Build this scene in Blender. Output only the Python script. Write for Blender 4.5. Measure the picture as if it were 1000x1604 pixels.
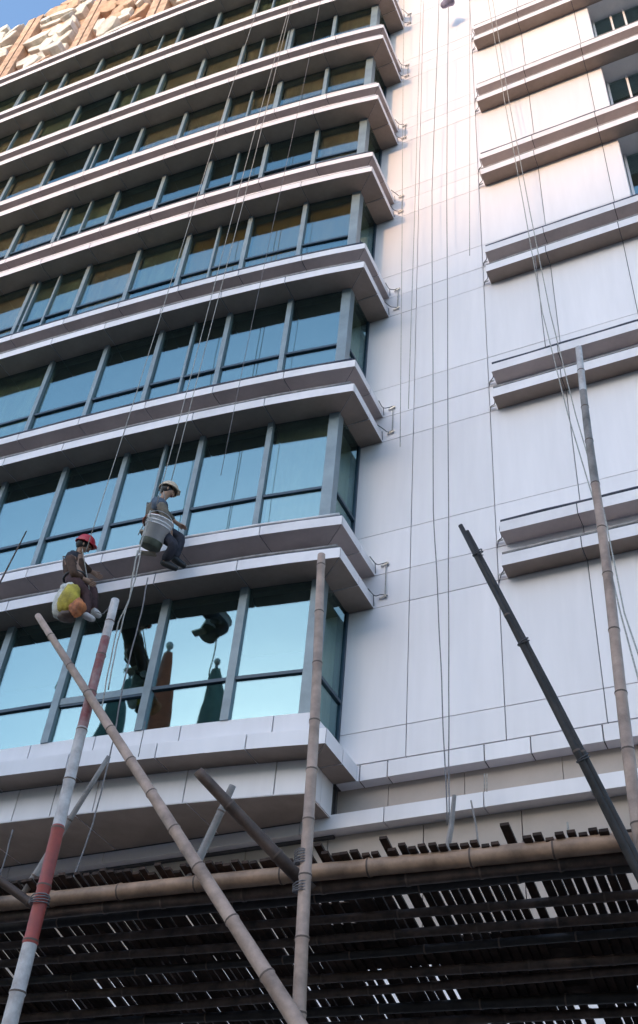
import bpy, bmesh, math, random
from mathutils import Vector, Matrix
random.seed(11)
for o in list(bpy.data.objects): bpy.data.objects.remove(o)
S = bpy.context.scene
COL = S.collection
# ------------------------------------------------------------------ camera
F = 1687.378                                    # focal length in photo pixels (1000 x 1604)
R = Matrix(((0.9054, -0.2375, -0.3520), (0.4178, 0.6462, 0.6387), (0.0758, -0.7253, 0.6842)))
cx_, cy_, cz_ = R.col[0].normalized(), R.col[1], R.col[2]
cz_ = cz_.normalized(); cy_ = (cy_ - cz_ * cy_.dot(cz_)).normalized(); cx_ = cy_.cross(cz_)
CAM = Vector((0, -10.5, 0))
cd = bpy.data.cameras.new('camera'); cam = bpy.data.objects.new('camera', cd); COL.objects.link(cam)
cam.matrix_world = Matrix.Translation(CAM) @ Matrix((cx_, -cy_, -cz_)).transposed().to_4x4()
cd.sensor_fit = 'VERTICAL'; cd.sensor_height = 24; cd.lens = 24 * F / 1604; cd.clip_end = 2000; cd.clip_start = .05
S.camera = cam
# ------------------------------------------------------------------ sky, sun, exposure
SUN_EL, SUN_AZ = math.radians(13), math.radians(192)
w = bpy.data.worlds.new('World'); S.world = w; w.use_nodes = True
nt = w.node_tree; bg = nt.nodes['Background']
sk = nt.nodes.new('ShaderNodeTexSky'); sk.sky_type = 'NISHITA'; sk.sun_disc = False
sk.sun_elevation = SUN_EL; sk.sun_rotation = SUN_AZ; sk.air_density = 1.0; sk.dust_density = 1.3; sk.ozone_density = 2.2
nt.links.new(sk.outputs[0], bg.inputs[0]); bg.inputs[1].default_value = 0.15
sd = bpy.data.lights.new('sun', 'SUN'); sd.energy = 0.55; sd.angle = math.radians(1.4); sd.color = (1, .60, .30)
so = bpy.data.objects.new('sun', sd); COL.objects.link(so)
sdir = Vector((math.sin(SUN_AZ) * math.cos(SUN_EL), math.cos(SUN_AZ) * math.cos(SUN_EL), math.sin(SUN_EL)))
so.rotation_euler = sdir.to_track_quat('Z', 'Y').to_euler()
S.view_settings.view_transform = 'Standard'; S.view_settings.look = 'None'
S.view_settings.exposure = 1.9; S.view_settings.gamma = 1; S.view_settings.use_curve_mapping = False

def at(p, y):                                    # the point of the plane at depth y seen at photo pixel p
    r = cx_ * (p[0] - 500) + cy_ * (p[1] - 802) + cz_ * F
    return CAM + r * ((y + 10.5) / r.y)

# ------------------------------------------------------------------ materials
def mat(name, col, rough=.6, metal=0, var=.12, scale=3.0, bump=0.0, bscale=40, col2=None, objvar=0.0, spec=.5, streak=False):
    m = bpy.data.materials.new(name); m.use_nodes = True; n = m.node_tree; L = n.links
    b = n.nodes['Principled BSDF']; b.inputs['Roughness'].default_value = rough; b.inputs['Metallic'].default_value = metal
    b.inputs['Specular IOR Level'].default_value = spec
    tc = n.nodes.new('ShaderNodeTexCoord'); no = n.nodes.new('ShaderNodeTexNoise'); no.inputs['Scale'].default_value = scale
    no.inputs['Detail'].default_value = 5; no.inputs['Roughness'].default_value = .65
    if streak:
        mp = n.nodes.new('ShaderNodeMapping'); mp.inputs['Scale'].default_value = (1, 1, .12)
        L.new(tc.outputs['Object'], mp.inputs[0]); L.new(mp.outputs[0], no.inputs[0])
    else: L.new(tc.outputs['Object'], no.inputs[0])
    mx = n.nodes.new('ShaderNodeMixRGB')
    c2 = col2 or tuple(c * (1 - var * 2.2) for c in col)
    mx.inputs[1].default_value = (*c2, 1); mx.inputs[2].default_value = (*[min(1, c * (1 + var * .4)) for c in col], 1)
    rp = n.nodes.new('ShaderNodeMapRange'); rp.inputs[1].default_value = .32; rp.inputs[2].default_value = .62
    L.new(no.outputs[0], rp.inputs[0]); L.new(rp.outputs[0], mx.inputs[0])
    out = mx.outputs[0]
    if objvar:
        oi = n.nodes.new('ShaderNodeObjectInfo'); hs = n.nodes.new('ShaderNodeHueSaturation')
        mr = n.nodes.new('ShaderNodeMapRange'); mr.inputs[3].default_value = 1 - objvar; mr.inputs[4].default_value = 1 + objvar * .6
        L.new(oi.outputs['Random'], mr.inputs[0]); L.new(mr.outputs[0], hs.inputs['Value']); L.new(out, hs.inputs['Color']); out = hs.outputs[0]
    L.new(out, b.inputs['Base Color'])
    if bump:
        n2 = n.nodes.new('ShaderNodeTexNoise'); n2.inputs['Scale'].default_value = bscale; n2.inputs['Detail'].default_value = 4
        bp = n.nodes.new('ShaderNodeBump'); bp.inputs['Strength'].default_value = bump; bp.inputs['Distance'].default_value = .01
        L.new(tc.outputs['Object'], n2.inputs[0]); L.new(n2.outputs[0], bp.inputs['Height']); L.new(bp.outputs[0], b.inputs['Normal'])
    return m

def glass_mat():
    m = bpy.data.materials.new('reflective_glass'); m.use_nodes = True; n = m.node_tree; L = n.links
    for x in list(n.nodes): n.nodes.remove(x)
    o = n.nodes.new('ShaderNodeOutputMaterial'); g = n.nodes.new('ShaderNodeBsdfGlossy'); t = n.nodes.new('ShaderNodeBsdfTransparent')
    g.inputs['Color'].default_value = (.50, .74, .79, 1); g.inputs['Roughness'].default_value = .015
    t.inputs['Color'].default_value = (.78, .80, .72, 1)
    mx = n.nodes.new('ShaderNodeMixShader'); mx.inputs[0].default_value = .30
    tc = n.nodes.new('ShaderNodeTexCoord'); no = n.nodes.new('ShaderNodeTexNoise'); no.inputs['Scale'].default_value = 1.1; no.inputs['Detail'].default_value = 1
    bp = n.nodes.new('ShaderNodeBump'); bp.inputs['Strength'].default_value = .25; bp.inputs['Distance'].default_value = .015
    L.new(tc.outputs['Object'], no.inputs[0]); L.new(no.outputs[0], bp.inputs['Height']); L.new(bp.outputs[0], g.inputs['Normal'])
    L.new(t.outputs[0], mx.inputs[1]); L.new(g.outputs[0], mx.inputs[2]); L.new(mx.outputs[0], o.inputs[0])
    return m

M = dict(
    panel=mat('white_aluminium_panel', (.87, .81, .81), .38, 0, .055, .9, .05, 6, objvar=.065, streak=True),
    soffit=mat('shaded_brown_soffit', (.33, .25, .205), .5, 0, .12, 1.6, .08, 14, objvar=.09),  # shade under the fins put into the colour
    soffit_bounce=mat('bounce_lit_soffit', (.52, .43, .40), .5, 0, .10, 1.6, .08, 14, objvar=.09),  # upper fin undersides: bounced light put into a paler colour
    fin=mat('pale_metal_cladding', (.84, .78, .78), .42, 0, .05, 2.2, .08, 14, objvar=.07),
    core=mat('dark_joint_core', (.10, .09, .09), .9),  # dark backing behind the open panel joints
    spandrel=mat('grey_spandrel', (.34, .31, .30), .6, 0, .15, 2),
    mull=mat('blue_grey_frame', (.23, .285, .31), .4, .15, .10, 3, objvar=.08),
    frame_dark=mat('dark_blue_transom', (.03, .06, .09), .4, .2),
    trim=mat('dark_edge_trim', (.05, .055, .085), .5, 0, .2, 12),
    tube=mat('dusty_light_tube', (.34, .31, .29), .5, 0, .2, 9),
    glass=glass_mat(),
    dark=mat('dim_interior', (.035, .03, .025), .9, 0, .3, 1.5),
    blind_a=mat('brown_blind', (.62, .44, .35), .8, 0, .25, 5, streak=True),
    blind_b=mat('ochre_blind', (.42, .24, .06), .8, 0, .2, 4, streak=True),
    blind_c=mat('green_grey_blind', (.40, .41, .33), .8, 0, .25, 5, streak=True),
    blind_d=mat('cream_blind', (.42, .36, .30), .8, 0, .2, 5, streak=True),
    beige=mat('beige_render', (.50, .41, .35), .75, 0, .06, 1.2, .1, 30, objvar=.04),
    stone_w=mat('cream_stone', (.80, .75, .68), .85, 0, .16, 3, .5, 18, objvar=.12),
    stone_p=mat('peach_stone', (.66, .44, .31), .85, 0, .2, 3, .5, 18, objvar=.12),
    ground=mat('grey_pavement', (.10, .09, .085), .9, 0, .2, .5),
    city=mat('pale_concrete', (.42, .38, .34), .8, 0, .1, .2),
    cable=mat('black_cable', (.07, .065, .07), .6),
    steel=mat('clamp_steel', (.5, .48, .46), .35, .7),
    rope_w=mat('pale_rope', (.42, .39, .35), .9, 0, .2, 30),
    rope_g=mat('grey_rope', (.22, .20, .20), .9, 0, .2, 30),
    rope_b=mat('blue_grey_rope', (.30, .34, .42), .9, 0, .2, 30),
    bamboo=mat('dry_bamboo', (.47, .32, .25), .55, 0, .22, 5, .2, 30),
    bamboo_g=mat('weathered_grey_bamboo', (.30, .26, .24), .7, 0, .25, 6, .3, 30),
    bamboo_o=mat('orange_bamboo', (.42, .26, .17), .55, 0, .25, 4, .2, 30),
    bamboo_d=mat('silhouette_bamboo', (.030, .021, .018), .6, 0, .3, 8, .3, 30),  # near-black tone holds the shade of a backlit silhouette
    bamboo_b=mat('dark_brown_bamboo', (.10, .060, .044), .6, 0, .3, 7, .3, 30),
    node=mat('bamboo_node', (.13, .085, .065), .7),
    p_red=mat('red_paint', (.34, .055, .04), .55, 0, .3, 8, .2, 20, col2=(.24, .05, .04)),
    p_dred=mat('worn_dark_red_paint', (.20, .045, .045), .6, 0, .3, 9, .2, 20, col2=(.34, .22, .20)),
    p_white=mat('chalky_white_paint', (.60, .55, .53), .65, 0, .15, 9, .2, 20, col2=(.38, .32, .30)),
    slat=mat('dark_wood_slat', (.065, .034, .022), .85, 0, .3, 8, .3, 30, objvar=.35),  # dark brown wood
    board=mat('old_board', (.07, .042, .03), .85, 0, .3, 4, .3, 30, objvar=.3),
    skin=mat('skin', (.42, .24, .16), .55, 0, .05),
    glove=mat('worn_glove', (.45, .38, .32), .8),
    helm_r=mat('red_helmet', (.55, .03, .04), .3, 0, .05),
    helm_w=mat('cream_helmet', (.72, .56, .40), .35, 0, .1),
    jk_black=mat('black_vest', (.018, .018, .026), .8, 0, .2, 12, .3, 60),
    jk_brown=mat('brown_sleeve', (.085, .04, .022), .85, 0, .2, 12, .3, 60),
    tr_brown=mat('maroon_trousers', (.075, .032, .032), .85, 0, .25, 10, .3, 60),
    jk_blue=mat('grey_blue_vest', (.085, .11, .15), .85, 0, .3, 14, .3, 60),
    jk_tan=mat('khaki_sleeve', (.16, .13, .095), .85, 0, .2, 12, .3, 60),
    red_cloth=mat('faded_red_cloth', (.42, .15, .10), .85, 0, .2, 12, .3, 60),
    tr_navy=mat('dark_trousers', (.035, .034, .05), .85, 0, .3, 10, .3, 60),
    boot=mat('black_boot', (.025, .025, .025), .6),
    shoe_w=mat('grubby_white_shoe', (.55, .50, .48), .7),
    bucket=mat('white_plastic', (.92, .90, .90), .4, 0, .05, 6),
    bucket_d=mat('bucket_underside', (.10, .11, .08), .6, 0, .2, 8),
    sack_y=mat('yellow_woven_sack', (.52, .40, .05), .7, 0, .3, 10, .4, 50, col2=(.30, .22, .04)),
    sack_w=mat('white_sack', (.66, .62, .55), .7, 0, .2, 10, .4, 50),
    sack_o=mat('orange_cloth', (.55, .18, .06), .8, 0, .3, 12, .4, 50, col2=(.25, .10, .06)),
    flag_r=mat('dull_red_flag', (.40, .11, .06), .85), flag_g=mat('dark_green_flag', (.10, .19, .18), .85),
    wood=mat('pale_plank', (.48, .38, .28), .8, 0, .2, 10),
    bundle=mat('grey_purple_cloth', (.26, .23, .32), .85, 0, .2, 8),
)

# ------------------------------------------------------------------ object helpers
def empty(name, loc=(0, 0, 0), label=None, cat=None, group=None):
    o = bpy.data.objects.new(name, None); COL.objects.link(o); o.location = loc; tag(o, label, cat, group); return o
def tag(o, label=None, cat=None, group=None, kind=None):
    if label: o['label'] = label
    if cat: o['category'] = cat
    if group: o['group'] = group
    if kind: o['kind'] = kind
    return o
def mk(name, verts, faces, m, parent=None, smooth=False):
    """one mesh object; vertices in world space, origin moved to their centre"""
    c = Vector((0, 0, 0))
    for v in verts: c += Vector(v)
    c /= len(verts)
    me = bpy.data.meshes.new(name); me.from_pydata([tuple(Vector(v) - c) for v in verts], [], faces)
    ms = m if isinstance(m, (list, tuple)) else [m]
    for k in ms: me.materials.append(k)
    if smooth: me.polygons.foreach_set('use_smooth', [True] * len(me.polygons))
    bm = bmesh.new(); bm.from_mesh(me); bmesh.ops.recalc_face_normals(bm, faces=bm.faces); bm.to_mesh(me); bm.free()
    if name in ('sunshade_panel', 'soffit_panel', 'ledge_panel'):          # undersides coloured darker to stand in for shade, paler on bounce-lit upper fins
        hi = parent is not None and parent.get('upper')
        me.materials.append(M['soffit_bounce' if hi else 'soffit'])
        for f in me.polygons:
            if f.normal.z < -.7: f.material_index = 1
    o = bpy.data.objects.new(name, me); COL.objects.link(o); o.location = c
    if parent:
        o.parent = parent
        p = parent; off = Vector((0, 0, 0))
        while p: off += p.location; p = p.parent
        o.location = c - off
    return o
class Geo:
    def __init__(s): s.v, s.f, s.mi = [], [], []
    def box(s, x0, x1, y0, y1, z0, z1):
        i = len(s.v); s.v += [(x, y, z) for z in (z0, z1) for x, y in ((x0, y0), (x1, y0), (x1, y1), (x0, y1))]
        s.f += [tuple(i + k for k in q) for q in ((3, 2, 1, 0), (4, 5, 6, 7), (0, 1, 5, 4), (1, 2, 6, 5), (2, 3, 7, 6), (3, 0, 4, 7))]
    def prism(s, poly, z0, z1):
        i = len(s.v); n = len(poly)
        s.v += [(p[0], p[1], z0) for p in poly] + [(p[0], p[1], z1) for p in poly]
        s.f += [tuple(i + k for k in reversed(range(n))), tuple(i + n + k for k in range(n))]
        s.f += [(i + k, i + (k + 1) % n, i + n + (k + 1) % n, i + n + k) for k in range(n)]
    def tube(s, pts, rad, n=8, caps=True):
        pts = [Vector(p) for p in pts]; rad = rad if isinstance(rad, (list, tuple)) else [rad] * len(pts)
        base = len(s.v); up = None
        for k, p in enumerate(pts):
            d = (pts[min(k + 1, len(pts) - 1)] - pts[max(k - 1, 0)]).normalized()
            if up is None: up = d.orthogonal().normalized()
            else: up = (up - d * up.dot(d)).normalized()
            b = d.cross(up)
            for j in range(n):
                a = 2 * math.pi * j / n; s.v.append(tuple(p + (up * math.cos(a) + b * math.sin(a)) * rad[k]))
        for k in range(len(pts) - 1):
            for j in range(n):
                a = base + k * n + j; b_ = base + k * n + (j + 1) % n
                s.f.append((a, b_, b_ + n, a + n))
        if caps:
            s.f.append(tuple(base + j for j in reversed(range(n)))); e = base + (len(pts) - 1) * n; s.f.append(tuple(e + j for j in range(n)))
    def build(s, name, m, parent=None, smooth=False): return mk(name, s.v, s.f, m, parent, smooth)
def box(name, m, parent, *a):
    g = Geo(); g.box(*a); return g.build(name, m, parent)
def sag(a, b, s=0., n=10, wob=0.):
    a, b = Vector(a), Vector(b); out = []
    ph = random.random() * 6
    for k in range(n + 1):
        t = k / n; p = a.lerp(b, t); p.z -= s * 4 * t * (1 - t)
        p.x += wob * math.sin(ph + t * 7) * t * (1 - t) * 4; out.append(p)
    return out

def smooth(pts, k=5):
    pts = [Vector(p) for p in pts]; out = []
    q = [pts[0]] + pts + [pts[-1]]
    for i in range(1, len(q) - 2):
        for j in range(k):
            t = j / k; a, b, c, d = q[i - 1], q[i], q[i + 1], q[i + 2]
            out.append(.5 * ((2 * b) + (c - a) * t + (2 * a - 5 * b + 4 * c - d) * t * t + (3 * b - a - 3 * c + d) * t ** 3))
    return out + [pts[-1]]

# ================================================================== THE SETTING
GZ = -1.6
g = Geo(); g.v = [(-600, -600, GZ), (600, -600, GZ), (600, 600, GZ), (-600, 600, GZ)]; g.f = [(0, 1, 2, 3)]
tag(g.build('ground', M['ground']), kind='structure')

# ================================================================== THE BUILDING
B = empty('office_building', (-6, 0, GZ), 'tall white panelled office block with curved glazed bay and double metal sunshades', 'building')
LV = [9.115, 12.43, 15.69, 18.92, 21.91, 24.92, 27.92, 30.90]          # underside of each lower sunshade
XM = [-5.17, -6.25, -7.4, -8.75, -9.9, -11.1, -12.5, -13.75, -15.0, -16.5, -17.9, -19.2, -20.5, -21.8, -23.2]   # mullions
def yf(x): s = x + 4.79; return -1.13 - .48 * (1 - math.exp(s / 3.2)) + .035 * s      # outer edge of sunshades in plan
def yg(x): return yf(x) + .41                                                        # glass line in plan
XE = -24.5
def xs(a, b, step=.6):
    n = max(1, int(abs(b - a) / step + .5)); return [a + (b - a) * k / n for k in range(n + 1)]
def strip(name, m, parent, xa, xb, front, back, z0, z1):
    xx = xs(xa, xb); g = Geo(); g.prism([(x, front(x)) for x in xx] + [(x, back(x)) for x in reversed(xx)], z0, z1)
    return g.build(name, m, parent)
GAP = .008

# --- sunshades round the bay -------------------------------------------------
def bay_fin(z0, th, fx, foff, joints, m=M['fin'], side_back=0.0, inner=-5.17, iback=.41, name='sunshade', trim=True, tube=None, upper=0):
    """fx: x of the side face, foff(x): front edge; panels butt at open joints over a dark core"""
    P = empty(name, (fx, -1, z0)); P['upper'] = upper; P.parent = B; P.location = Vector((fx, -1, z0)) - B.location
    z1 = z0 + th
    core_front = lambda x: foff(x) + .02
    # core
    xx = xs(fx - .02, XE); g = Geo()
    g.prism([(x, core_front(x)) for x in xx] + [(x, foff(x) + iback + .06) for x in reversed(xx)], z0 + .012, z1 - .012)
    g.prism([(fx - .02, foff(fx) + .02), (fx - .02, side_back - .002), (inner - .06, side_back - .002), (inner - .06, foff(fx) + .05)], z0 + .0135, z1 - .0135)
    g.build('core', M['core'], P)
    cornerf = (fx, foff(fx)); corneri = (inner + .0, foff(inner) + iback)
    js = [j for j in joints if j < fx - .3]
    # front corner panel with mitre
    xx = xs(fx, js[0] + GAP); g = Geo()
    xi = xs(js[0] + GAP, inner)
    g.prism([(x, foff(x)) for x in xx] + [(x, foff(x) + iback) for x in xi[:-1]] + [(corneri[0] - GAP, corneri[1])] , z0, z1)
    # trim the mitre: shift the first vertex
    g.v[0] = (g.v[0][0] - GAP * .5, g.v[0][1], g.v[0][2]); h = len(g.v) // 2; g.v[h] = (g.v[h][0] - GAP * .5, g.v[h][1], g.v[h][2])
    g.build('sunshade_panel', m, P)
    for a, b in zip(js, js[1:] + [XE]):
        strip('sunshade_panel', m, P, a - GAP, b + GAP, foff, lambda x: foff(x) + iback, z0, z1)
    # side panels
    ym = foff(fx) * .46
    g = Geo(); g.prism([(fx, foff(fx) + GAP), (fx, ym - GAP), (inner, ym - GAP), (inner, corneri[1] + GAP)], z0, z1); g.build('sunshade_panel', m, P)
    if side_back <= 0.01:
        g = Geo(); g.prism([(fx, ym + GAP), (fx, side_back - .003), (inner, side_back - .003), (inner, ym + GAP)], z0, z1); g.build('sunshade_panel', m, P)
    if trim:
        strip('tube_shade_strip', M['trim'], P, fx - .012, XE, lambda x: foff(x) + .012, lambda x: foff(x) + .05, z1 + .0005, z1 + .026)  # dark strip painting the shadow line beneath the edge tube
        g = Geo(); pts = [Vector((x, foff(x) + .03, z1 + .050 + .006 * math.sin(x * 5))) for x in xs(fx - .06, XE, .35)]
        g.tube(pts, .028 if tube is None else tube[0], 6); g.build('edge_tube', M['trim'] if tube is None else tube[1], P, True)
        g = Geo(); y0 = foff(fx)
        g.tube([Vector((fx - .04, y0 + .1 + (abs(y0) - .16) * t / 6, z1 + .02 + (.012 * math.sin(t * 2)))) for t in range(7)], .014, 6); g.build('cable', M['cable'], P, True)
    return P
jU = [-5.95, -7.15, -8.35, -9.6, -10.8, -12.0, -13.2, -14.4, -15.6, -16.8, -18.0, -19.2, -20.4, -21.6, -22.8]
jL = [-6.2, -7.4, -8.6, -9.75, -10.9, -12.1, -13.3, -14.5, -15.7, -16.9, -18.1, -19.3, -20.5, -21.7, -22.9]
for i, z in enumerate(LV):
    bay_fin(z, .17, -4.79, yf, jL, tube=(.028, M['tube'] if i < 3 else M['fin']))  # upper-level edge tubes take a paler colour standing in for sunlight
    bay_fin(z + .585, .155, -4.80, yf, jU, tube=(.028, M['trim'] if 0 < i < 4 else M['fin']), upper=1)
    # spandrel between and behind the pair
    strip('spandrel', M['spandrel'], B, -5.18, XE, lambda x: yg(x) + .02, lambda x: yg(x) + .3, z + .172, z + .583)
    strip('spandrel', M['spandrel'], B, -5.18, XE, lambda x: yg(x) + .03, lambda x: yg(x) + .3, z - .05, z + .168)
    box('side_spandrel', M['spandrel'], B, -5.5, -5.185, yg(-5.17) + .04, .0, z + .174, z + .58)
# --- extra roof level bands above the top pair
Ztop = LV[-1] + .76
# --- first floor ledge, sill and drum below ----------------------------------
bay_fin(6.52, .205, -4.90, lambda x: yg(x) - .15 + (x + 4.9) * .012 if x > -10 else yg(x) - .21, [-5.86, -7.0, -8.2, -9.35, -10.6, -11.8, -13, -14.2, -15.4, -16.6, -17.8, -19, -20.2, -21.4, -22.6],
        m=M['panel'], iback=.36, inner=-5.2, name='first_floor_ledge', trim=False)
js = [-5.17, -5.62, -6.82, -8.0, -8.95, -10.2, -11.4, -12.6, -14, -15.4, -16.8, -18.2, -19.6, -21, XE]
for a, b in zip(js, js[1:]):
    strip('sill_panel', M['panel'], B, a - GAP, b + GAP, lambda x: yg(x) - .035, lambda x: yg(x) + .2, 6.732, 7.03)
box('sill_panel', M['panel'], B, -5.3, -5.135, yg(-5.17) - .03, -.004, 6.733, 7.03)
ydr = lambda x: yg(x) + .17
js = [-5.2, -5.62, -6.75, -7.95, -8.55, -9.1, -10.2, -11.4, -12.6, -14, -15.4, -16.8, -18.2, -19.6, -21, XE]
for a, b in zip(js, js[1:]):
    strip('fascia_panel', M['panel'], B, a - (GAP if a != -5.2 else 0), b + GAP, ydr, lambda x: ydr(x) + .1, 6.085, 6.516)
strip('drum_core', M['core'], B, -5.24, XE, lambda x: ydr(x) + .04, lambda x: .3, 6.10, 6.51)
for a, b in ((ydr(-5.2) + .006, -.31), (-.30, -.003)):
    box('fascia_panel', M['panel'], B, -5.27, -5.2, a, b, 6.086, 6.516)
js = [-5.21, -6.7, -8.2, -9.7, -11.2, -12.7, -14.2, -16, -18, -20, -22, XE]
for a, b in zip(js, js[1:]):
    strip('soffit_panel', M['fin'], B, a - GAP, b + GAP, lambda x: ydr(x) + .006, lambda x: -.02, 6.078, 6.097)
# --- main wall panels on a dark core ----------------------------------------
XR = 2.4
XC = [-5.165, -4.27, -3.03, -1.865, -.655, .55, 1.75, XR + .5]
g = Geo(); g.box(-5.2, -.40, .035, .30, 6.52, 33.5); g.build('wall_core', M['core'], B)
ZR = [6.735, 7.19]
for i, z in enumerate(LV):
    ZR += [z, z + .58] + ([LV[i + 1] - 1.98 + .02] if i + 1 < len(LV) else [])
ZR += [32.5]
OPX = -.37
g = Geo()
for zr in range(len(ZR) - 1):
    z0, z1 = ZR[zr], ZR[zr + 1]
    for a, b in zip(XC, XC[1:]):
        # window openings on the right above the fourth pair
        row = [l for l in LV if l + .58 <= z0 + .01]
        inside = any(z0 >= l + .57 and z1 <= n + .01 for l, n in zip(LV[2:], LV[3:]))
        if inside and b > OPX:
            if a < OPX: b = OPX
            else: continue
        box('wall_panel', M['panel'], B, a + .006, b - .006, random.uniform(-.0015, .0015), .03, z0 + .006, z1 - .006)
# short panels under the first joint, set out on their own joints
js = [-4.86, -4.5, -3.3, -2.75, -1.93, -.9, .3, 1.5, 2.9]
for a, b in zip(js, js[1:]): box('wall_panel', M['panel'], B, a + .008, b - .008, 0, .18, 6.512, 6.724)
js = [-5.165, -4.86]
box('wall_panel', M['panel'], B, -5.165, -4.87, .001, .18, 6.513, 6.724)
# window openings on the right: sills, recess, glass
box('wall_core', M['core'], B, -.40, 3, .75, .9, 5.9, 33.5)
for l, n in zip(LV[2:], LV[3:]):
    z0, z1 = l + .75, n
    W = empty('window', (OPX, .3, z0)); W.parent = B; W.location = Vector((OPX, .3, z0)) - B.location
    box('jamb', M['panel'], W, OPX - .012, OPX + .004, .031, .44, l + .58, z1)
    box('sill', M['panel'], W, OPX + .005, XR + .4, -.02, .44, l + .586, l + .80)
    box('lintel', M['fin'], W, OPX + .005, XR + .4, .0, .44, n - .004, n + .12)
    box('pane', M['glass'], W, OPX + .005, XR + .4, .40, .415, l + .80, n - .004)
    for k, x in enumerate((OPX + .04, .05, .33, .95, 1.25, 1.9)):
        box('mullion', M['fin'], W, x - .022, x + .022, .35, .40, l + .80, n - .006)
    box('blind', M['dark'], W, OPX + .005, XR + .4, .6, .62, l + .8, n)
# fins on the right hand wall
jR = [-2.9, -1.865, -.655, .55, 1.75, XR + .5]
for i, z in enumerate(LV[:-1]):
    for dz, th in ((0, .185), (.585, .175)):
        P = empty('wall_sunshade', (-2.9, -.13, z + dz)); P['upper'] = 1 if dz else 0; P.parent = B; P.location = Vector((-2.9, -.13, z + dz)) - B.location
        for a, b in zip(jR, jR[1:]):
            q = 0.007
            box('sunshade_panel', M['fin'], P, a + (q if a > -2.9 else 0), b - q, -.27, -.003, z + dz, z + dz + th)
        box('core', M['core'], P, -2.86, XR + .5, -.255, -.02, z + dz + .012, z + dz + th - .012)
        box('tube_shade_strip', M['trim'], P, -2.89, XR, -.26, -.22, z + dz + th + .0005, z + dz + th + .02)  # tube's shadow line drawn as a dark strip
        g = Geo(); g.tube([Vector((x, -.245, z + dz + th + .040 + .006 * math.sin(x * 6 + z))) for x in xs(-2.89, XR, .3)], .024, 6)
        g.build('edge_tube', (M['trim'] if i < 4 else M['tube']) if dz else M['tube'], P, True)
        g = Geo(); zz = z + dz + .09
        u = [random.uniform(-.03, .03) for _ in range(4)]; g.tube(smooth(((-2.89, -.24, zz + .12), (-2.93 + u[0], -.2, zz + .02), (-2.92, -.12, zz - .05 + u[1]), (-3.0 + u[2], -.05, zz - .03), (-3.02, -.02, zz - .12 + u[3]))), .007, 5); g.build('cable', M['cable'], P, True)
        g = Geo(); g.tube([Vector((-3.02, -.03, zz - .02)), Vector((-2.93, -.05, zz - .03))], .016, 6); g.build('clamp', M['steel'], P)
# cable loops and clamps where the bay sunshades meet the wall
for i, z in enumerate(LV[:-1]):
    for dz in (.02, .60):
        zz = z + dz + .13
        g = Geo(); u = [random.uniform(-.03, .03) for _ in range(4)]; g.tube(smooth(((-4.79, -.22, zz + .03), (-4.74 + u[0], -.12, zz - .03 + u[1]), (-4.68, -.05, zz + u[2]), (-4.62 + u[3], -.03, zz + .02), (-4.60, -.02, zz - .03))), .007, 5); g.build('cable', M['cable'], B, True)
        g = Geo(); g.tube([Vector((-4.70, -.02, zz - .02)), Vector((-4.58, -.03, zz + .01))], .014, 6); g.build('clamp', M['steel'], B)
        g = Geo(); g.tube([Vector((-4.775, -.06, z + dz + .16)), Vector((-4.765, -.05, z + dz - .02))], .007, 5); g.build('cable', M['cable'], B)
    g = Geo(); g.tube([Vector((-4.62, -.03, z + .75)), Vector((-4.615, -.03, z + .12))], .008, 5); g.build('conduit', M['rope_w'], B)
# --- beige recess, white string course, lower wall ---------------------------
js = [-5.24, -4.55, -3.6, -2.45, -1.6, -.6, .6, 1.8, 3]
for a, b in zip(js, js[1:]): box('rendered_panel', M['beige'], B, a + .004, b - .004, .17, .25, 6.09, 6.515)
js = [-24.5, -22, -20, -18, -16, -14.4, -12.9, -11.4, -9.9, -8.4, -6.9, -5.6, -4.52, -3.32, -2.12, -1.30, -.2, 1, 2, 3]
for a, b in zip(js, js[1:]): box('string_course', M['panel'], B, a + .007, b - .007, -.012 if b > -5 else .0, .2, 5.93, 6.075 if b < -5 else 6.115)
js = [-24.5, -22, -19.5, -17, -14.6, -12.2, -10, -8.8, -7.6, -6.4, -5.3, -4.1, -2.95, -1.75, -.55, .65, 1.85, 3]
for k, (a, b) in enumerate(zip(js, js[1:])):
    for z0, z1 in ((4.5, 5.928), (3.0, 4.49), (1.3, 2.99), (-.2, 1.29), (GZ, -.21)):
        box('rendered_panel', M['beige'] if z0 > 4.4 else M['panel'], B, a + .006, b - .006, .17, .25, z0, z1)
box('wall_core', M['core'], B, -24.5, 3, .252, .9, GZ, 6.5)
box('wall_core', M['core'], B, -24.4, -5.21, .12, .248, 5.9, 6.6)
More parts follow.
